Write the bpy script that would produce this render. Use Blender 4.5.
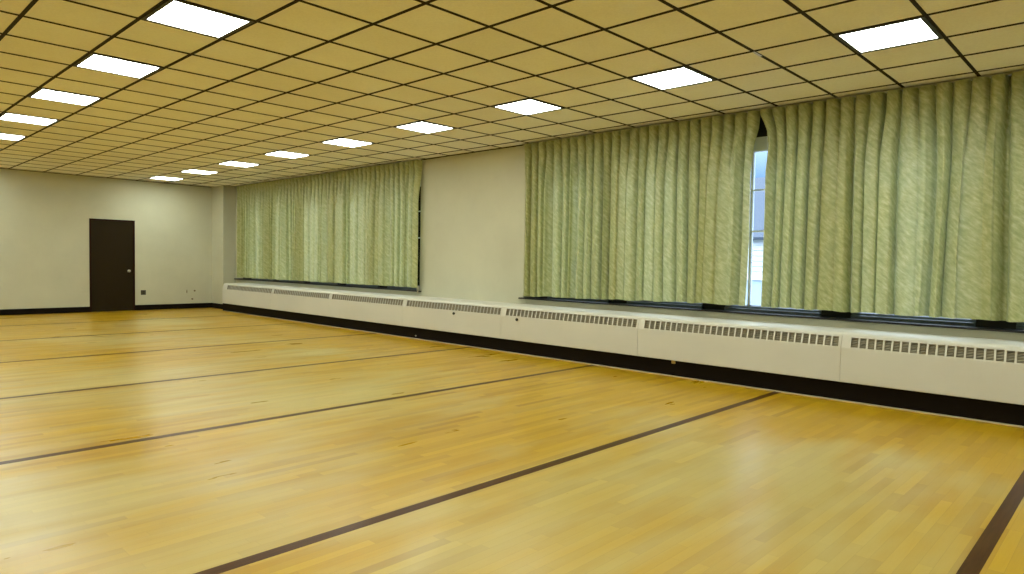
import bpy, bmesh, math, random
from mathutils import Matrix, Vector
random.seed(7)
S = bpy.context.scene
for o in list(bpy.data.objects): bpy.data.objects.remove(o)
COL = S.collection

# ------------------------------------------------------------------ camera
YAW, PITCH, ROLL = 0.81031575, -0.03761738, 0.01676857
CAM = Vector((-7.2315, -1.2160, 1.3005))
f = Vector((math.sin(YAW)*math.cos(PITCH), math.cos(YAW)*math.cos(PITCH), math.sin(PITCH)))
rt = Vector((math.cos(YAW), -math.sin(YAW), 0)); up = rt.cross(f)
R2 = math.cos(ROLL)*rt + math.sin(ROLL)*up
U2 = -math.sin(ROLL)*rt + math.cos(ROLL)*up
cam = bpy.data.objects.new('camera', bpy.data.cameras.new('camera')); COL.objects.link(cam)
m3 = Matrix((R2, U2, -f)).transposed()
cam.matrix_world = Matrix.Translation(CAM) @ m3.to_4x4()
cam.data.sensor_fit = 'HORIZONTAL'; cam.data.sensor_width = 36
cam.data.lens = 673.31*36/1024
cam.data.clip_start = .05; cam.data.clip_end = 200
S.camera = cam
# ------------------------------------------------------------------ world, exposure
LAMP = 6.6             # strength of the fluorescent lenses
LAMP_COL = (.93, 1.0, .88)
SKY = 2.4
w = bpy.data.worlds.new('sky'); S.world = w; w.use_nodes = True
nt = w.node_tree; bg = nt.nodes['Background']
tc = nt.nodes.new('ShaderNodeTexCoord'); sx = nt.nodes.new('ShaderNodeSeparateXYZ')
rp = nt.nodes.new('ShaderNodeValToRGB')
nt.links.new(tc.outputs['Generated'], sx.inputs[0]); nt.links.new(sx.outputs['Z'], rp.inputs[0])
rp.color_ramp.elements[0].position = .12; rp.color_ramp.elements[0].color = (.038, .070, .130, 1)
rp.color_ramp.elements[1].position = .65; rp.color_ramp.elements[1].color = (.72, .84, 1.0, 1)
nt.links.new(rp.outputs[0], bg.inputs[0]); bg.inputs[1].default_value = SKY
S.view_settings.view_transform = 'Standard'; S.view_settings.look = 'None'
S.view_settings.gamma = 1; S.view_settings.use_curve_mapping = False
S.view_settings.exposure = 1.88

# ------------------------------------------------------------------ dimensions
T = .6096; TY = .61665
CEIL = 3.063
WX = .25; FAR = 16.17; LEFT = -13.4; BACK = -6.2
W1 = (8.15, 15.42); W2 = (-1.46, 5.66)          # window openings along the right wall
SILL = .745

# ------------------------------------------------------------------ helpers
def tag(o, label=None, cat=None, group=None, kind=None):
    if label: o['label'] = label
    if cat: o['category'] = cat
    if group: o['group'] = group
    if kind: o['kind'] = kind
    return o
def empty(name, loc, label, cat, group=None, kind=None):
    o = bpy.data.objects.new(name, None); COL.objects.link(o); o.location = loc
    o.empty_display_size = .1
    return tag(o, label, cat, group, kind)
def box(bm, x0, x1, y0, y1, z0, z1, mi=0):
    vs = [bm.verts.new((x, y, z)) for x in (x0, x1) for y in (y0, y1) for z in (z0, z1)]
    for q in ((0,1,3,2),(4,6,7,5),(0,4,5,1),(2,3,7,6),(0,2,6,4),(1,5,7,3)):
        fc = bm.faces.new([vs[i] for i in q]); fc.material_index = mi
def prism_y(bm, prof, y0, y1, mi=0):
    """closed (x,z) outline swept along y"""
    a = [bm.verts.new((x, y0, z)) for x, z in prof]; b = [bm.verts.new((x, y1, z)) for x, z in prof]
    n = len(prof)
    for i in range(n):
        j = (i+1) % n; bm.faces.new((a[i], a[j], b[j], b[i]))
    bm.faces.new(a[::-1]); bm.faces.new(b)
def lathe(bm, prof, seg=20, axis='y', at=(0,0,0), flip=1):
    """prof = list of (radius, along)"""
    rings = []
    for r, h in prof:
        ring = []
        for k in range(seg):
            a = 2*math.pi*k/seg
            c, s = r*math.cos(a), r*math.sin(a)
            p = {'y': (c, h*flip, s), 'z': (c, s, h*flip), 'x': (h*flip, c, s)}[axis]
            ring.append(bm.verts.new((at[0]+p[0], at[1]+p[1], at[2]+p[2])))
        rings.append(ring)
    for a, b in zip(rings, rings[1:]):
        for k in range(seg): bm.faces.new((a[k], a[(k+1) % seg], b[(k+1) % seg], b[k]))
    bm.faces.new(rings[0][::-1]); bm.faces.new(rings[-1])
def obj(name, bm, mat, parent=None, smooth=False, bevel=0):
    bmesh.ops.recalc_face_normals(bm, faces=bm.faces)
    me = bpy.data.meshes.new(name); bm.to_mesh(me); bm.free()
    for m in (mat if isinstance(mat, (list, tuple)) else [mat]): me.materials.append(m)
    if smooth: me.polygons.foreach_set('use_smooth', [True]*len(me.polygons))
    o = bpy.data.objects.new(name, me); COL.objects.link(o)
    if parent: o.parent = parent
    if bevel:
        md = o.modifiers.new('bevel', 'BEVEL'); md.width = bevel; md.segments = 2; md.limit_method = 'ANGLE'
    return o
def struct(name, bm, mat, parent=None, **k):
    o = obj(name, bm, mat, parent, **k)
    if not parent: o['kind'] = 'structure'
    return o
def dup(root, loc, label=None, group=None):
    r = root.copy(); COL.objects.link(r); r.location = loc
    if label: r['label'] = label
    if group: r['group'] = group
    for ch in list(root.children):
        c = ch.copy(); COL.objects.link(c); c.parent = r
        for g in ch.children:
            d = g.copy(); COL.objects.link(d); d.parent = c
    return r
# ------------------------------------------------------------------ materials
def mat(name, col=(.5,.5,.5), rough=.6, metal=0, spec=.5):
    m = bpy.data.materials.new(name); m.use_nodes = True
    b = m.node_tree.nodes['Principled BSDF']
    b.inputs['Base Color'].default_value = (*col, 1); b.inputs['Roughness'].default_value = rough
    b.inputs['Metallic'].default_value = metal; b.inputs['Specular IOR Level'].default_value = spec
    return m
def N(m, t, **k):
    n = m.node_tree.nodes.new(t)
    for a, v in k.items(): setattr(n, a, v)
    return n
def L(m, a, b): m.node_tree.links.new(a, b)
def mixc(m, fac, a, b, blend='MIX'):
    n = N(m, 'ShaderNodeMix', data_type='RGBA', blend_type=blend)
    for sock, v in ((n.inputs[0], fac), (n.inputs[6], a), (n.inputs[7], b)):
        if hasattr(v, 'links'): L(m, v, sock)
        elif isinstance(v, (int, float)): sock.default_value = v
        else: sock.default_value = (*v, 1)
    return n.outputs[2]
def ramp(m, src, stops):
    r = N(m, 'ShaderNodeValToRGB'); L(m, src, r.inputs[0]); e = r.color_ramp.elements
    while len(e) < len(stops): e.new(.5)
    for q, (p, c) in zip(e, stops):
        q.position = p; q.color = (*c, 1) if isinstance(c, tuple) else (c, c, c, 1)
    return r.outputs[0]
def mapping(m, scale=(1,1,1), rot=(0,0,0), coord='Object', loc=(0,0,0)):
    t = N(m, 'ShaderNodeTexCoord'); mp = N(m, 'ShaderNodeMapping')
    L(m, t.outputs[coord], mp.inputs[0]); mp.inputs['Scale'].default_value = scale
    mp.inputs['Rotation'].default_value = rot; mp.inputs['Location'].default_value = loc
    return mp.outputs[0]
def noise(m, vec, scale, detail=4, rough=.5):
    n = N(m, 'ShaderNodeTexNoise'); L(m, vec, n.inputs['Vector'])
    n.inputs['Scale'].default_value = scale; n.inputs['Detail'].default_value = detail
    n.inputs['Roughness'].default_value = rough
    return n.outputs['Fac']
def bump(m, h, strength, dist=.01):
    b = N(m, 'ShaderNodeBump'); b.inputs['Strength'].default_value = strength; b.inputs['Distance'].default_value = dist
    L(m, h, b.inputs['Height']); L(m, b.outputs[0], m.node_tree.nodes['Principled BSDF'].inputs['Normal'])
def P(m): return m.node_tree.nodes['Principled BSDF']
def math_(m, op, a, b=None):
    n = N(m, 'ShaderNodeMath', operation=op)
    for s, v in zip(n.inputs, (a, b)):
        if v is None: continue
        if hasattr(v, 'links'): L(m, v, s)
        else: s.default_value = v
    return n.outputs[0]

def m_painted(name, col, var=.04):
    m = mat(name, col, .75, spec=.25)
    v = mapping(m)
    a = noise(m, v, .7, 5, .6); c2 = tuple(c*(1-var*2.2) for c in col); c1 = tuple(min(1, c*(1+var)) for c in col)
    L(m, ramp(m, a, [(.3, c2), (.65, c1)]), P(m).inputs['Base Color'])
    bump(m, noise(m, v, 90, 3), .08, .004)
    return m
M_wall = m_painted('wall_paint', (.575, .57, .44))
M_rec = mat('recess_dark', (.012, .010, .010), .7)
M_heater = m_painted('heater_enamel', (.665, .66, .595), .025)
M_heater.node_tree.nodes['Principled BSDF'].inputs['Roughness'].default_value = .5
M_base = mat('base_black_brown', (.0065, .0035, .0012), .7, spec=.12)
M_shoe = mat('floor_edge_strip', (.33, .27, .16), .5)
M_grid = mat('ceiling_grid_brown', (.018, .011, .004), .7, spec=.2)
M_fixt = mat('fixture_trim', (.022, .022, .022), .5)
M_door = mat('door_brown', (.020, .0125, .0022), .6, spec=.15)
M_dframe = mat('door_frame_brown', (.022, .006, .003), .65, spec=.12)
M_brass = mat('brass', (.62, .55, .38), .3, 1)
M_black = mat('black_plastic', (.012, .012, .012), .4)
M_fins = mat('heater_fins', (.36, .33, .24), .5)
M_inside = mat('heater_inside', (.30, .27, .20), .8)
M_alu = mat('window_aluminium', (.80, .84, .88), .42, 0)
M_aludark = mat('window_rail_slate', (.10, .125, .155), .38, .3)
M_track = mat('track_grey', (.45, .43, .36), .5, .3)
M_scuff = mat('wall_plug_brown', (.16, .12, .06), .7)
M_steel = mat('bright_clip', (.62, .62, .62), .35, .6)
M_siding = mat('white_siding', (.60, .62, .64), .7)
M_trimw = mat('white_house_trim', (.92, .93, .95), .6)
M_roof = mat('slate_roof', (.048, .062, .088), .8)
M_hglass = mat('house_window_glass', (.42, .5, .58), .2)
M_grass = mat('ground_outside', (.25, .27, .24), .9)

# ceiling tiles: each tile its own faint tone, fine fissures
M_ceil = mat('ceiling_tiles', (.62, .46, .18), .9, spec=.1)
v = mapping(M_ceil, (1/T, 1/TY, 1))
fl = N(M_ceil, 'ShaderNodeVectorMath', operation='FLOOR'); L(M_ceil, v, fl.inputs[0])
wn = N(M_ceil, 'ShaderNodeTexWhiteNoise'); L(M_ceil, fl.outputs[0], wn.inputs[0])
tone = mixc(M_ceil, wn.outputs['Value'], (.92, .915, .86), (.96, .955, .90))
sp = noise(M_ceil, mapping(M_ceil), 55, 4, .7)
tone = mixc(M_ceil, 1.0, tone, ramp(M_ceil, sp, [(.3, .93), (.6, 1.0)]), 'MULTIPLY')
bl = noise(M_ceil, mapping(M_ceil), .8, 4, .6)
tone = mixc(M_ceil, 1.0, tone, ramp(M_ceil, bl, [(.3, (.94, .91, .86)), (.7, 1.0)]), 'MULTIPLY')
L(M_ceil, tone, P(M_ceil).inputs['Base Color'])

# maple strip floor, boards run across the room (along x)
M_floor = mat('maple_strip_floor', (.6, .4, .12), .3)
def brick(m, vec, c1, c2, mort, w_, h_, ms, off=.5, sq=1.0):
    b = N(m, 'ShaderNodeTexBrick'); L(m, vec, b.inputs['Vector'])
    b.inputs['Color1'].default_value = (*c1, 1); b.inputs['Color2'].default_value = (*c2, 1)
    b.inputs['Mortar'].default_value = (*mort, 1); b.inputs['Scale'].default_value = 1
    b.inputs['Brick Width'].default_value = w_; b.inputs['Row Height'].default_value = h_
    b.inputs['Mortar Size'].default_value = ms; b.inputs['Mortar Smooth'].default_value = .1
    b.inputs['Bias'].default_value = 0
    b.offset = off; b.offset_frequency = 2; b.squash = sq; b.squash_frequency = 3
    return b
# shift every row by a random amount so the board ends do not line up
tcf = N(M_floor, 'ShaderNodeTexCoord'); sxyz = N(M_floor, 'ShaderNodeSeparateXYZ'); L(M_floor, tcf.outputs['Object'], sxyz.inputs[0])
ROW = .0572
row = math_(M_floor, 'FLOOR', math_(M_floor, 'DIVIDE', sxyz.outputs['Y'], ROW))
wr = N(M_floor, 'ShaderNodeTexWhiteNoise', noise_dimensions='1D'); L(M_floor, row, wr.inputs['W'])
xs = math_(M_floor, 'ADD', sxyz.outputs['X'], math_(M_floor, 'MULTIPLY', wr.outputs['Value'], 7.0))
# a slow warp makes the boards of unequal length
cb = N(M_floor, 'ShaderNodeCombineXYZ'); L(M_floor, xs, cb.inputs[0]); L(M_floor, sxyz.outputs['Y'], cb.inputs[1])
b1 = brick(M_floor, cb.outputs[0], (0,0,0), (1,1,1), (.5,.5,.5), .62, ROW, .0007, off=.37, sq=1.5)
board = b1.outputs['Color']
bcol = ramp(M_floor, board, [(0, (.36, .21, .010)), (.06, (.425, .265, .013)), (.5, (.485, .322, .020)), (.9, (.530, .360, .028)), (1, (.575, .410, .050))])
# occasional darker boards
b2 = brick(M_floor, cb.outputs[0], (0,0,0), (1,1,1), (0,0,0), .62, ROW, .0007, off=.37, sq=1.5)
grain = noise(M_floor, mapping(M_floor, (1.6, 26, 1)), 3.0, 6, .65)
bcol = mixc(M_floor, 1.0, bcol, ramp(M_floor, grain, [(.25, (.94, .91, .84)), (.6, (1.0, 1.0, 1.0))]), 'MULTIPLY')
# worn varnish plus curtain reflections painted in as pale patches; amber along the walls
wear_sheen_n = noise(M_floor, mapping(M_floor, (.38, .52, 1), loc=(.3, .2, 0)), 1.0, 2, .45)
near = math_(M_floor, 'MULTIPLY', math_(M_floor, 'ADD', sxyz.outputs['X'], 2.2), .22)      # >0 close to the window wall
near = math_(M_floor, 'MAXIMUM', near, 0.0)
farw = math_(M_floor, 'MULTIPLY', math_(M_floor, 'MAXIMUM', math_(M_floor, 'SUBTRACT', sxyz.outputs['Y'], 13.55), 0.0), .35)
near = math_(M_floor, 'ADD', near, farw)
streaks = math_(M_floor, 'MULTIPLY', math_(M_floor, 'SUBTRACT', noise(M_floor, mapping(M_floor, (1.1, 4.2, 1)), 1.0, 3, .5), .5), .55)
wsum = math_(M_floor, 'ADD', math_(M_floor, 'SUBTRACT', wear_sheen_n, near), streaks)
wear_sheen = ramp(M_floor, wsum, [(.40, 0.0), (.66, 1.0)])
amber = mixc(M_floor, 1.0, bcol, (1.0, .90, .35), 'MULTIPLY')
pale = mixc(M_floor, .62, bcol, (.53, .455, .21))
bcol = mixc(M_floor, wear_sheen, amber, pale)
seam = mixc(M_floor, math_(M_floor, 'MULTIPLY', b1.outputs['Fac'], .35), bcol, (.22, .13, .03))
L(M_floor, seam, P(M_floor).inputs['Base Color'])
rr = ramp(M_floor, noise(M_floor, mapping(M_floor, (.7, 3, 1)), 1.2, 4, .6), [(.3, .27), (.7, .36)])
L(M_floor, rr, P(M_floor).inputs['Roughness'])
P(M_floor).inputs['Specular IOR Level'].default_value = .5

M_stripe = mat('walnut_stripe', (.085, .036, .016), .3)
vv = mapping(M_stripe, (1.6, 20, 1)); g = noise(M_stripe, vv, 2.5, 5, .6)
L(M_stripe, ramp(M_stripe, g, [(.3, (.045, .013, .003)), (.7, (.088, .034, .007))]), P(M_stripe).inputs['Base Color'])
P(M_stripe).inputs['Specular IOR Level'].default_value = .12

# curtain: moire-like damask, slanting flecks
M_curt = mat('curtain_damask', (.4, .45, .2), .40, spec=.5)
u1 = mapping(M_curt, (1, 1, 1), coord='UV', rot=(0, 0, math.radians(38)))
st = N(M_curt, 'ShaderNodeMapping'); L(M_curt, u1, st.inputs[0]); st.inputs['Scale'].default_value = (6, 19, 1)
n1 = noise(M_curt, st.outputs[0], 1.6, 5, .65)
n2 = noise(M_curt, mapping(M_curt, (5, 2.2, 1), coord='UV'), 1.2, 3, .5)
c = ramp(M_curt, n1, [(.34, (.33, .35, .105)), (.50, (.48, .49, .190)), (.66, (.65, .64, .34))])
c = mixc(M_curt, ramp(M_curt, n2, [(.35, 0.0), (.7, .30)]), c, (.34, .42, .22))
L(M_curt, c, P(M_curt).inputs['Base Color'])
bump(M_curt, n1, .15, .003)
tr = N(M_curt, 'ShaderNodeBsdfTranslucent'); L(M_curt, mixc(M_curt, .5, c, (.66, .68, .52)), tr.inputs[0])
mx = N(M_curt, 'ShaderNodeMixShader'); mx.inputs[0].default_value = .27
L(M_curt, P(M_curt).outputs[0], mx.inputs[1]); L(M_curt, tr.outputs[0], mx.inputs[2])
out = [n for n in M_curt.node_tree.nodes if n.type == 'OUTPUT_MATERIAL'][0]; L(M_curt, mx.outputs[0], out.inputs[0])

# window glass
M_glass = bpy.data.materials.new('window_glass'); M_glass.use_nodes = True
ng = M_glass.node_tree; ng.nodes.remove(ng.nodes['Principled BSDF'])
tb = N(M_glass, 'ShaderNodeBsdfTransparent'); tb.inputs[0].default_value = (.93, .96, .97, 1)
gb = N(M_glass, 'ShaderNodeBsdfGlossy'); gb.inputs['Roughness'].default_value = .02
fr = N(M_glass, 'ShaderNodeFresnel'); fr.inputs[0].default_value = 1.3
mg = N(M_glass, 'ShaderNodeMixShader'); L(M_glass, fr.outputs[0], mg.inputs[0]); L(M_glass, tb.outputs[0], mg.inputs[1]); L(M_glass, gb.outputs[0], mg.inputs[2])
L(M_glass, mg.outputs[0], [n for n in ng.nodes if n.type == 'OUTPUT_MATERIAL'][0].inputs[0])

# light lens with faint prismatic dimples and a few dusty smears
M_lens = bpy.data.materials.new('light_lens'); M_lens.use_nodes = True
nl = M_lens.node_tree; nl.nodes.remove(nl.nodes['Principled BSDF'])
em = N(M_lens, 'ShaderNodeEmission')
dn = noise(M_lens, mapping(M_lens, (2.2, 7, 1)), 2.2, 4, .6)
L(M_lens, ramp(M_lens, dn, [(.24, tuple(.62*c for c in LAMP_COL)), (.36, LAMP_COL)]), em.inputs[0])
em.inputs[1].default_value = LAMP
L(M_lens, em.outputs[0], [n for n in nl.nodes if n.type == 'OUTPUT_MATERIAL'][0].inputs[0])

# ------------------------------------------------------------------ room shell
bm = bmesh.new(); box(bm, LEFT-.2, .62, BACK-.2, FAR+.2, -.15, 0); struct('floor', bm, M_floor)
bm = bmesh.new(); box(bm, LEFT-.2, .62, BACK-.2, FAR+.2, CEIL, CEIL+.12); struct('ceiling', bm, M_ceil)
# grid of dark T bars
bm = bmesh.new(); HW = .0135
i = 0
while -i*T > LEFT:
    box(bm, -i*T-HW, -i*T+HW, BACK, FAR, CEIL-.005, CEIL+.001); i += 1
j = math.ceil(BACK/TY)
while j*TY < FAR:
    box(bm, LEFT, WX, j*TY-HW, j*TY+HW, CEIL-.0045, CEIL+.001); j += 1
struct('trim_1', bm, M_grid)
# dark angle moulding where ceiling meets the walls
bm = bmesh.new()
box(bm, WX-.012, WX, W1[0]-2.44, W1[0], CEIL-.014, CEIL-.001)
box(bm, LEFT, -.08, FAR-.012, FAR, CEIL-.012, CEIL-.001)
struct('trim_2', bm, M_grid)
# far wall with a doorway
DX0, DX1, DH = -2.80, -1.865, 2.115
bm = bmesh.new()
box(bm, LEFT-.2, DX0, FAR, FAR+.2, 0, CEIL); box(bm, DX1, .6, FAR, FAR+.2, 0, CEIL)
box(bm, DX0, DX1, FAR, FAR+.2, DH, CEIL)
box(bm, DX0, DX1, FAR+.13, FAR+.2, 0, DH)
struct('wall_far', bm, M_wall)
bm = bmesh.new(); box(bm, LEFT-.2, LEFT, BACK, FAR, 0, CEIL); struct('wall_left', bm, M_wall)
bm = bmesh.new(); box(bm, LEFT-.2, .6, BACK-.2, BACK, 0, CEIL); struct('wall_back', bm, M_wall)
# window wall
bm = bmesh.new()
box(bm, WX, .6, BACK, FAR, 0, SILL)
for a, b in ((BACK, W2[0]), (W2[1], W1[0]), (W1[1], FAR)): box(bm, WX, .6, a, b, SILL, CEIL)
struct('wall_right', bm, M_wall)
# shallow column standing in the far right corner
bm = bmesh.new(); box(bm, -.07, WX, 15.50, FAR, 0, CEIL); struct('wall_corner', bm, M_wall)
# baseboards
bm = bmesh.new()
box(bm, LEFT, DX0-.001, FAR-.02, FAR, 0, .125); box(bm, DX1+.001, -.07, FAR-.02, FAR, 0, .125)
struct('baseboard_far', bm, M_base, bevel=.003)
bm = bmesh.new(); box(bm, -.09, -.07, 15.48, FAR-.02, 0, .125); box(bm, -.09, WX, 15.48, 15.50, 0, .125)
struct('baseboard_corner', bm, M_base, bevel=.003)
bm = bmesh.new(); box(bm, LEFT, LEFT+.02, BACK, FAR-.02, 0, .125); struct('baseboard_left', bm, M_base)
# dark kick board under the convectors
bm = bmesh.new(); box(bm, -.285, -.26, BACK, 15.0, 0, .20); box(bm, -.285, -.09, 15.0, 15.02, 0, .20)
struct('baseboard_right', bm, M_base)
bm = bmesh.new(); prism_y(bm, [(-.300, 0), (-.285, 0), (-.285, .010), (-.292, .009)], BACK, 14.98)
struct('trim_3', bm, M_shoe)
# inlaid dark stripes
SY = [-2.97, -.690, 1.550, 3.905, 6.200, 8.655, 11.125, 13.60]
for n_, y in enumerate(SY):
    bm = bmesh.new(); box(bm, LEFT, -.30, y-.036, y+.036, -.004, .0006)
    struct('trim_%d' % (n_+4), bm, M_stripe)

# ------------------------------------------------------------------ door
d = empty('door_1', (-2.33, FAR, 0), None, None, kind='structure')
bm = bmesh.new(); box(bm, DX0+.035+2.33, DX1-.035+2.33, .005, .05, .001, DH-.035)
obj('door_panel', bm, M_door, d, bevel=.003)
bm = bmesh.new()
box(bm, DX0+2.33, DX0+.035+2.33, -.015, .12, 0, DH); box(bm, DX1-.035+2.33, DX1+2.33, -.015, .12, 0, DH)
box(bm, DX0+.035+2.33, DX1-.035+2.33, -.015, .12, DH-.035, DH)
obj('door_frame', bm, M_dframe, d)
bm = bmesh.new()
lathe(bm, [(.030, 0), (.030, .006), (.012, .010), (.012, .030), (.027, .040), (.031, .052), (.026, .064), (.010, .068)], 24, 'y', (.335, .005, .93), -1)
o = obj('door_knob', bm, M_brass, d, smooth=True); o['label'] = 'small pale metal door knob'

# ------------------------------------------------------------------ windows
def window(name, y0, y1, units):
    w_ = empty(name, (.42, (y0+y1)/2, SILL), None, None, kind='structure')
    cy = (y0+y1)/2; cx = .42
    def pbm(name, bm, m, **k):
        for v_ in bm.verts: v_.co -= Vector((cx, cy, SILL))
        return obj(name, bm, m, w_, **k)
    # dark stool at the foot of the opening, overlapping the plaster a little
    bm = bmesh.new(); box(bm, .190, .60, y0, y1, SILL-.001, SILL+.018); box(bm, .190, .2495, y0-.05, y0, SILL-.004, SILL+.018); box(bm, .190, .2495, y1, y1+.05, SILL-.004, SILL+.018)
    pbm('window_sill', bm, M_rec, bevel=.002)
    # black header board
    bm = bmesh.new(); box(bm, .40, .60, y0, y1, 2.79, CEIL); pbm('header_panel', bm, M_rec)
    # black mullion columns between the units
    edges = [y0] + [e for u in units for e in u] + [y1]
    for a, b in zip(edges[::2], edges[1::2]):
        if b-a > .01:
            bm = bmesh.new(); box(bm, .40, .50, a, b, SILL+.018, 2.79); pbm('mullion', bm, M_rec)
    for a, b in units:
        bm = bmesh.new()
        box(bm, .42, .50, a, b, 2.63, 2.79)                         # wide aluminium head
        box(bm, .44, .49, a, a+.045, .835, 2.63); box(bm, .44, .49, b-.045, b, .835, 2.63)
        box(bm, .435, .49, a+.045, b-.045, 2.175, 2.190); box(bm, .435, .49, a+.045, b-.045, 1.695, 1.712)
        ym = a+.765*(b-a)
        box(bm, .44, .49, ym-.012, ym+.012, .835, 2.63)
        box(bm, .43, .435, a, b, 2.628, 2.642)
        fr_ = pbm('window_frame', bm, M_alu)
        bm = bmesh.new()
        prism_y(bm, [(.36, .764), (.36, .795), (.375, .800), (.40, .822), (.44, .836), (.50, .836), (.50, .764)], a, b)
        pbm('bottom_rail', bm, M_aludark)
        bm = bmesh.new(); box(bm, .462, .466, a+.045, b-.045, .836, 2.63); pbm('pane', bm, M_glass)
    return w_
U2_ = [(-.33-1.10, -.33), (-.02, 1.075), (1.385, 2.49), (2.79, 3.88), (4.18, 5.28)]
window('window_2', W2[0], W2[1], U2_)
U1_ = [(8.16+k*1.405, 8.16+k*1.405+1.10) for k in range(5)]
window('window_1', W1[0], W1[1], U1_)

# ------------------------------------------------------------------ curtains
def hashn(k, s=0):
    r = math.sin(k*127.1+s*311.7)*43758.5453
    return r-math.floor(r)
def vnoise(x, s=0):
    k = math.floor(x); t = x-k; t = t*t*(3-2*t)
    return (1-t)*hashn(k, s)+t*hashn(k+1, s)
def sstep(a, b, x):
    t = max(0, min(1, (x-a)/(b-a))); return t*t*(3-2*t)
ZT = 3.035
def curtain(label, ya, yb, seed, hem, edge_a=None, edge_b=None, deep=(), pitch=.142):
    """pleated panel hanging from ya (far side) to yb (near side); edge_* give how far the free edge is pulled in at height z"""
    XC = .170
    width = ya-yb; nf = round(width/pitch); pit = width/nf
    ns = nf*18; nz = 64
    bm = bmesh.new(); uvl = bm.loops.layers.uv.new('uv'); grid = []
    deepf = {int((ya-y)/pit+.5) for y in deep}
    arc = [0.0]
    for c_ in range(ns+1):
        s = c_/18.0                       # fold coordinate; valleys at whole numbers
        k0 = math.floor(s)
        colv = []
        for r_ in range(nz+1):
            t = r_/nz                     # 0 top .. 1 hem
            hz = hem(ya-s*pit) + .004*math.sin(s*2.1+seed)+.007*(vnoise(s*.9, seed+9)-.5)
            z = ZT+(hz-ZT)*t
            low = sstep(.02, .35, t)
            fr_ = s-k0; kk = k0
            h = lambda q, k=0: hashn(kk+k, seed+q)
            # every valley slides a little sideways as the cloth falls: wide and narrow folds
            oa = (hashn(kk, seed+14)-.5)*.55*low + (vnoise(kk*.37+1.1*t, seed+4)-.5)*.35*low
            ob = (hashn(kk+1, seed+14)-.5)*.55*low + (vnoise((kk+1)*.37+1.1*t, seed+4)-.5)*.35*low
            drift = -(oa*(1-fr_)+ob*fr_)
            pk = .5+(.30*(1 if h(5) > .3 else -1)*(.4+.6*h(7)))*low      # where the crest of this fold lies
            u = fr_/pk if fr_ < pk else (1-fr_)/(1-pk)
            val = math.sin(math.pi*u/2)
            tri = u**.9
            top = val**.45
            mixk = h(8)*.75
            body = tri*(1-mixk)+val**.7*mixk
            e0, e1 = hashn(kk, seed+2), hashn(kk+1, seed+2)
            ef = e0 if fr_ < pk else e1
            if ef > .76: body = 1-(1-body)*(.30+.25*h(6))
            amp = .075+.075*h(1)
            # some valleys fill up lower down so that two folds read as one broad one
            e0, e1 = hashn(kk, seed+2), hashn(kk+1, seed+2)
            ef = e0 if fr_ < pk else e1
            if ef > .66: body = 1-(1-body)*(.38+.25*h(6)) 
            x_top = -.005+.062*top
            x_low = amp*(body-.42) + .014*(vnoise(s*.55, seed+6)-.5)
            dk = k0 if fr_ < .5 else k0+1
            if dk in deepf:
                e = math.exp(-((fr_ if fr_ < .5 else 1-fr_)/.12)**2)
                x_low -= .10*e; x_top -= .06*e
            dv = min(fr_, 1-fr_)
            x_low -= (.02+.05*ef)*math.exp(-(dv/.10)**2)*(0 if ef > .76 else 1); x_top -= .035*math.exp(-(dv/.11)**2)
            x = XC-(x_top*(1-low)+x_low*low) - .010*low
            # puff of the pinch pleat just under the heading
            x -= .012*math.exp(-((t-.030)/.022)**2)*top - .010*math.exp(-((t-.075)/.03)**2)*top
            # side curl gives the folds an overhang on one side
            sgn = 1 if h(5) > .3 else -1
            curl = math.sin(2*math.pi*fr_)*sgn*(.008+.016*h(3))*(low*.85+.15)
            y = ya-s*pit+drift*pit+curl
            dA = s*pit; dB = (nf-s)*pit
            keep = sstep(0, .25, dA)*sstep(0, .25, dB)
            y = (ya-s*pit)*(1-keep)+y*keep
            if edge_a: y += edge_a(z)*math.exp(-(dA/.22)**1.5)
            if edge_b: y += edge_b(z)*math.exp(-(dB/.22)**1.5)
            x = min(x, .245 if z > SILL else .2)
            colv.append(bm.verts.new((x, y-(ya+yb)/2, z)))
        grid.append(colv)
        if c_: arc.append(arc[-1]+(colv[nz//2].co-grid[c_-1][nz//2].co).length)
    for c_ in range(ns):
        for r_ in range(nz):
            q = (grid[c_][r_], grid[c_+1][r_], grid[c_+1][r_+1], grid[c_][r_+1])
            fc = bm.faces.new(q); fc.smooth = True
            for lp, (a, b) in zip(fc.loops, ((c_, r_), (c_+1, r_), (c_+1, r_+1), (c_, r_+1))):
                lp[uvl].uv = (arc[a]+seed*3.1, grid[a][b].co.z)
    root = empty('pleated_curtain', (0, (ya+yb)/2, 0), label, 'curtain', 'pleated curtains along the window wall')
    me = bpy.data.meshes.new('cloth'); bm.to_mesh(me); bm.free(); me.materials.append(M_curt)
    o = bpy.data.objects.new('cloth', me); COL.objects.link(o); o.parent = root
    # stitched hem along the foot
    bm = bmesh.new(); prev = None
    return root
def lerp_tab(tab):
    def g_(z):
        if z >= tab[0][0]: return tab[0][1]
        for (z0, v0), (z1, v1) in zip(tab, tab[1:]):
            if z >= z1: return v0+(v1-v0)*(z0-z)/(z0-z1)
        return tab[-1][1]
    return g_
hem2 = lambda y: .795+.052*sstep(5.6, 3.2, y) if False else .793+max(0, min(.052, (5.6-y)*.018))
hem1 = lambda y: .802+.020*max(0, min(1, (15.4-y)/7.2))
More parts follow.
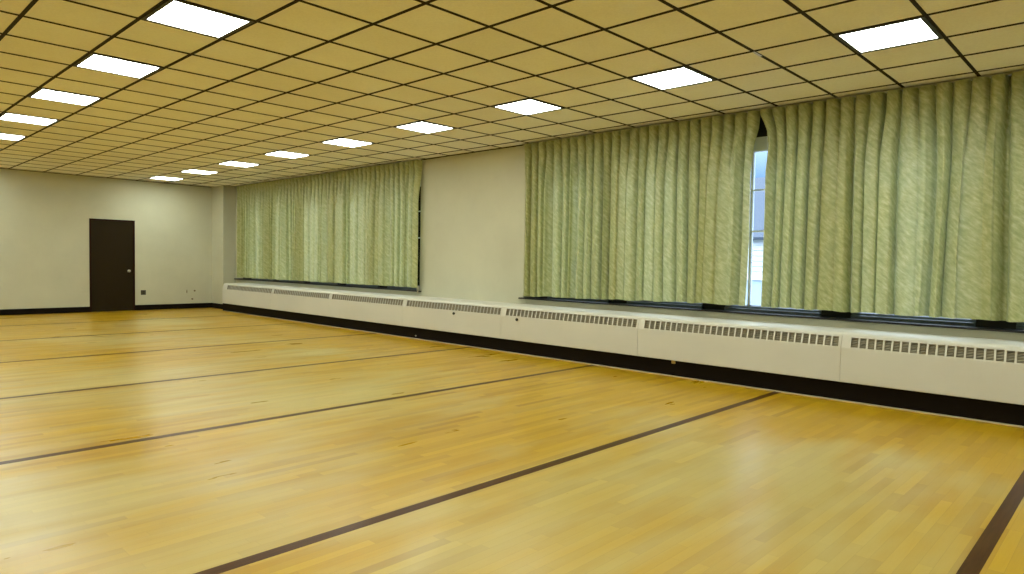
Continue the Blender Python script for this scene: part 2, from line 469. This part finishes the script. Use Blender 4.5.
# centre gap of the near window: positions (z, y shift of the free edge)
eb = lerp_tab([(3.0, 0), (2.85, .01), (2.66, .045), (2.3, .055), (1.6, .05), (1.1, .06), (.8, .075)])
ea = lerp_tab([(3.0, 0), (2.80, -.085), (2.62, -.10), (2.35, -.075), (1.9, -.08), (1.2, -.075), (.8, -.07)])
curtain('green moire curtain at the near window, far panel between bare wall and open gap', 5.605, 2.05, 1, hem2, edge_b=eb, deep=(5.50, 4.70, 4.10, 2.78))
curtain('green moire curtain nearest the camera, running off the right edge of the photo', 2.045, -1.50, 2, hem2, edge_a=ea, deep=(1.50, .75, -.25))
ec = lerp_tab([(3.0, 0), (2.85, .02), (2.7, .02), (2.4, .0), (.8, .0)])
ed = lerp_tab([(3.0, 0), (2.85, -.02), (2.7, -.02), (2.4, -.0), (.8, -.0)])
curtain('green moire curtain at the far window, panel next to the far corner', 15.20, 11.665, 3, hem1, edge_b=ec)
curtain('green moire curtain at the far window, panel ending at the bare wall', 11.655, 8.065, 4, hem1, edge_a=ed)
for nm, a, b in (('along the top of the far window', 8.16, 15.42), ('along the top of the near window', -1.48, 5.66)):
    bm = bmesh.new(); box(bm, .165, .195, a, b, ZT+.005, CEIL-.006)
    k = int((b-a)/.142)
    tag(obj('curtain_track', bm, M_track, bevel=.002), 'grey ceiling mounted curtain track '+nm, 'curtain track')
# weighted pull cord end at the foot of the far curtain
t_ = empty('curtain_pull', (.205, 8.135, .76), 'small cream pull hanging at the near lower corner of the far window', 'cord pull')
bm = bmesh.new(); box(bm, -.014, .004, -.030, .030, -.02, .085); obj('bracket', bm, M_track, t_, bevel=.003)
bm = bmesh.new(); lathe(bm, [(.004, .0), (.012, -.01), (.014, -.04), (.006, -.055)], 14, 'z', (-.02, -.015, 0)); obj('pull_weight', bm, M_brass, t_, smooth=True)

# ------------------------------------------------------------------ convector covers
PER = 2.305; SLOTS = 31; FX = -.33
ords = ['nearest the camera, cut off by the right edge of the photo', 'second nearest, under the open gap in the curtains',
        'third nearest, with a black knob, under near window', 'fourth nearest, with a black knob, below bare wall',
        'fifth nearest, under the near end of the far window', 'sixth nearest, under the far window', 'farthest, ending in the far right corner']
def heater(y_hi, y_lo, vent_hi, label, endcap=False, knob=None):
    cy = (y_hi+y_lo)/2
    r = empty('convector_cover', (-.05, cy, .19), 'cream metal convector section '+label, 'heater', 'convector sections along the window wall')
    off = Vector((-.05, cy, .19))
    def part(name, bm, m, **k):
        for v_ in bm.verts: v_.co -= off
        return obj(name, bm, m, r, **k)
    g = .002
    # front panel with rolled lower lip
    bm = bmesh.new()
    prism_y(bm, [(FX, .196), (FX+.006, .190), (FX+.040, .190), (FX+.040, .196), (FX+.010, .200), (FX+.010, .520), (FX+.013, .528), (FX+.001, .528), (FX, .520)], y_lo+g, y_hi-g)
    part('front_panel', bm, M_heater)
    # top cover: sloping shoulder then flat back to the wall, seam a little nearer than the front seam
    t0, t1 = y_lo, y_hi
    if endcap: t1 = y_hi-g
    bm = bmesh.new()
    prism_y(bm, [(-.3015, .633), (-.298, .646), (-.288, .658), (-.272, .665), (-.25, .668), (WX-.002, .668), (WX-.002, .660), (-.25, .660), (-.275, .657), (-.288, .648), (-.2925, .633)], t0+g*.6, t1-g*.6)
    part('top_cover', bm, M_heater)
    # slotted strip, leaning back
    bm = bmesh.new()
    def strip(ya_, yb_, s0, s1, th=.004):
        p0 = Vector((FX+.0005, 0, .527)); p1 = Vector((-.3015, 0, .634)); dd = p1-p0
        A_ = p0+dd*s0; B_ = p0+dd*s1
        prism_y(bm, [(A_.x, A_.z), (B_.x, B_.z), (B_.x+th, B_.z), (A_.x+th, A_.z)], ya_, yb_)
    pitch = 2.20/SLOTS; bar = .0155
    v_lo = vent_hi-2.20
    strip(y_lo+g, y_hi-g, 0, .06); strip(y_lo+g, y_hi-g, .94, 1)
    strip(vent_hi, y_hi-g, .06, .94); 
    if v_lo-bar > y_lo: strip(y_lo+g, v_lo+bar/2, .06, .94)
    for k in range(1, SLOTS):
        yy = v_lo+k*pitch; strip(yy-bar/2, yy+bar/2, .06, .94)
    part('slotted_grille', bm, M_heater)
    # slanting fins seen through the slots
    bm = bmesh.new()
    for k in range(SLOTS):
        ya_ = v_lo+k*pitch+bar/2-.004; yb_ = ya_+pitch-bar+.008
        for q in range(5):
            z0 = .515+q*.024
            # blade rises towards the near end
            vs = []
            for (yy, zz) in ((yb_, z0), (ya_, z0+.017)):
                for (dx, dz) in ((0, 0), (.018, .012), (.018, .0155), (0, .0035)):
                    vs.append(bm.verts.new((FX+.013+.27*(zz-.527)+dx, yy, zz+dz)))
            a, b = vs[:4], vs[4:]
            for e in range(4): bm.faces.new((a[e], a[(e+1) % 4], b[(e+1) % 4], b[e]))
            bm.faces.new(a[::-1]); bm.faces.new(b)
    part('fins', bm, M_fins)
    bm = bmesh.new(); box(bm, -.262, -.258, y_lo+g, y_hi-g, .20, .655); part('back_plate', bm, M_inside)
    if endcap:
        bm = bmesh.new(); prism_y(bm, [(FX, .19), (FX, .525), (-.30, .645), (-.285, .66), (-.25, .668), (-.10, .668), (-.10, .19)], y_hi-g, y_hi+.004); part('end_cap', bm, M_heater)
    if knob is not None:
        bm = bmesh.new(); lathe(bm, [(.016, 0), (.016, .006), (.021, .008), (.021, .020), (.016, .024)], 18, 'x', (FX, knob, .487), -1)
        kb = part('knob', bm, M_black, smooth=False); kb['label'] = 'round black control knob'
    return r
vents = [.86+PER*k for k in range(-1, 7)]
for n_, vh in enumerate(vents):
    hi = vh+.085; lo = hi-PER
    if n_ == 0: lab = 'beyond the right edge of the photo, next to the camera'
    else: lab = ords[n_-1]
    last = n_ == len(vents)-1
    if last: hi = 14.93
    heater(hi, lo, vh, lab, endcap=last, knob={3: 5.235, 4: 6.57}.get(n_))
# small odds and ends on the kick board
t_ = bmesh.new(); box(t_, -.3005, -.288, 2.755, 2.80, .150, .192)
tag(obj('paper_tag', t_, mat('tag_yellow', (.42, .30, .08), .6)), 'tiny yellowish tag under the convector, second section', 'tag')
bm = bmesh.new(); lathe(bm, [(.006, 0), (.006, .006), (.010, .012), (.010, .022)], 10, 'x', (-.285, 7.55, .055), -1)
tag(obj('pipe_stub', bm, M_steel, smooth=False), 'small light metal stub on the black kick board below the bare wall', 'pipe')

# ------------------------------------------------------------------ ceiling lights
def ceiling_light(label, grp):
    r = empty('ceiling_light', (0, 0, CEIL), label, 'ceiling light', grp)
    hx, hy = T/2-HW*.6, TY/2-HW*.6
    bm = bmesh.new(); b_ = .030
    z0, z1 = -.0085, -.0005
    box(bm, -hx, hx, -hy, -hy+b_, z0, z1); box(bm, -hx, hx, hy-b_, hy, z0, z1)
    box(bm, -hx, -hx+b_, -hy+b_, hy-b_, z0, z1); box(bm, hx-b_, hx, -hy+b_, hy-b_, z0, z1)
    obj('frame', bm, M_fixt, r, bevel=.0015)
    bm = bmesh.new(); box(bm, -hx+b_, hx-b_, -hy+b_, hy-b_, -.0055, -.001)
    o = obj('lens', bm, M_lens, r); o['label'] = 'glowing white lens panel'
    return r
names = {-2: 'second behind the view', -1: 'just outside the view', 0: 'nearest', 1: 'second', 2: 'third', 3: 'fourth', 4: 'fifth', 5: 'sixth', 6: 'seventh', 7: 'eighth', 8: 'ninth and farthest'}
first = None
def put(i_, j_, lab, grp):
    global first
    loc = (-(i_+.5)*T, (j_+.5)*TY, CEIL)
    if first is None:
        first = ceiling_light(lab, grp); first.location = loc
    else: dup(first, loc, lab, grp)
for k in range(-2, 9):
    if k >= 0: lab = 'glowing square ceiling light, %s in the row beside the curtains' % names[k]
    else: lab = 'ceiling light in the row beside the curtains, %s' % names[k]
    put(2, 3*k, lab, 'ceiling lights in the row beside the curtains')
nm2 = {2: 'nearest visible', 3: 'second visible', 4: 'third visible', 5: 'fourth visible', 6: 'fifth visible', 7: 'sixth visible, at the left edge'}
for k in range(-2, 9):
    if k in nm2: lab = 'glowing square light, %s in the left row' % nm2[k]
    else: lab = 'ceiling light outside the view in the left row, number %d from the back' % (k+3)
    put(8, 3*k, lab, 'ceiling lights in the row away from the windows')
for k in range(-2, 9):
    put(14, 3*k, 'ceiling light of the unseen third row, number %d from the back' % (k+3), 'ceiling lights in the unseen third row')
# bare-metal piece of ceiling bar
bm = bmesh.new(); box(bm, -2.99*T, -2.74*T, 2*TY-.010, 2*TY+.010, CEIL-.0065, CEIL-.0046)
tag(obj('grid_clip', bm, M_steel), 'short silvery splice on a dark ceiling bar above the curtain gap', 'clip')

# ------------------------------------------------------------------ wall odds and ends
t_ = empty('wall_outlet', (-1.683, FAR, .42), 'dark double wall outlet on the far wall right of the door', 'outlet')
bm = bmesh.new(); box(bm, -.055, .055, -.006, 0, -.055, .055); obj('cover_plate', bm, M_black, t_, bevel=.002)
for a in (-.028, .028):
    bm = bmesh.new(); box(bm, a-.017, a+.017, -.010, -.005, -.038, .038); obj('socket', bm, mat('socket_brown', (.035, .028, .015), .4), t_, bevel=.003)
for x, z, rx, rz, lab in ((-.685, .425, .010, .045, 'narrow upright brown patch left on the far wall near the corner'),
                         (-.498, .440, .022, .022, 'faint round brown wall plug near the corner, higher of the two'),
                         (-.554, .235, .026, .020, 'round brown wall plug just above the baseboard near the corner')):
    bm = bmesh.new()
    lathe(bm, [(1, 0), (1, .003), (.8, .005)], 20, 'y', (0, 0, 0), -1)
    for v_ in bm.verts: v_.co = Vector((v_.co.x*rx, v_.co.y, v_.co.z*rz))
    o = tag(obj('wall_plug', bm, M_scuff), lab, 'wall plug'); o.location = (x, FAR, z)

# ------------------------------------------------------------------ outside
HX = 9.0
b_ = empty('neighbouring_house', (HX, 14, -3), 'white clapboard house seen through the gap between the curtains', 'house')
off = Vector((HX, 14, -3))
def hp(name, bm, m, **k):
    for v_ in bm.verts: v_.co -= off
    return obj(name, bm, m, b_, **k)
bm = bmesh.new(); z = -3.0
while z < 1.90:
    prism_y(bm, [(HX-.020, z), (HX-.004, z+.13), (HX+.1, z+.13), (HX+.1, z)], 3, 26); z += .13
hp('siding', bm, M_siding)
bm = bmesh.new(); prism_y(bm, [(HX-.14, 1.94), (HX-.14, 2.00), (HX-.10, 2.00), (HX+3.2, 3.9), (HX+6.8, 2.0), (HX+6.8, 1.94)], 2.6, 26.4); hp('roof', bm, M_roof)
for y0 in (5.5, 9.2, 12.3, 16.0, 20.0):
    bm = bmesh.new()
    box(bm, HX-.05, HX+.02, y0-.10, y0, -.6, .95); box(bm, HX-.05, HX+.02, y0+.95, y0+1.05, -.6, .95)
    box(bm, HX-.06, HX+.02, y0-.14, y0+1.09, .95, 1.08); box(bm, HX-.07, HX+.02, y0-.12, y0+1.07, -.72, -.6)
    box(bm, HX-.04, HX+.02, y0, y0+.95, .15, .20)
    wf = hp('window_trim', bm, M_trimw)
    bm = bmesh.new(); box(bm, HX-.02, HX-.01, y0, y0+.95, -.6, .95); hp('house_window', bm, M_hglass)
bm = bmesh.new(); box(bm, .62, 60, -40, 60, -3.2, -3.0); tag(struct('ground', bm, M_grass))
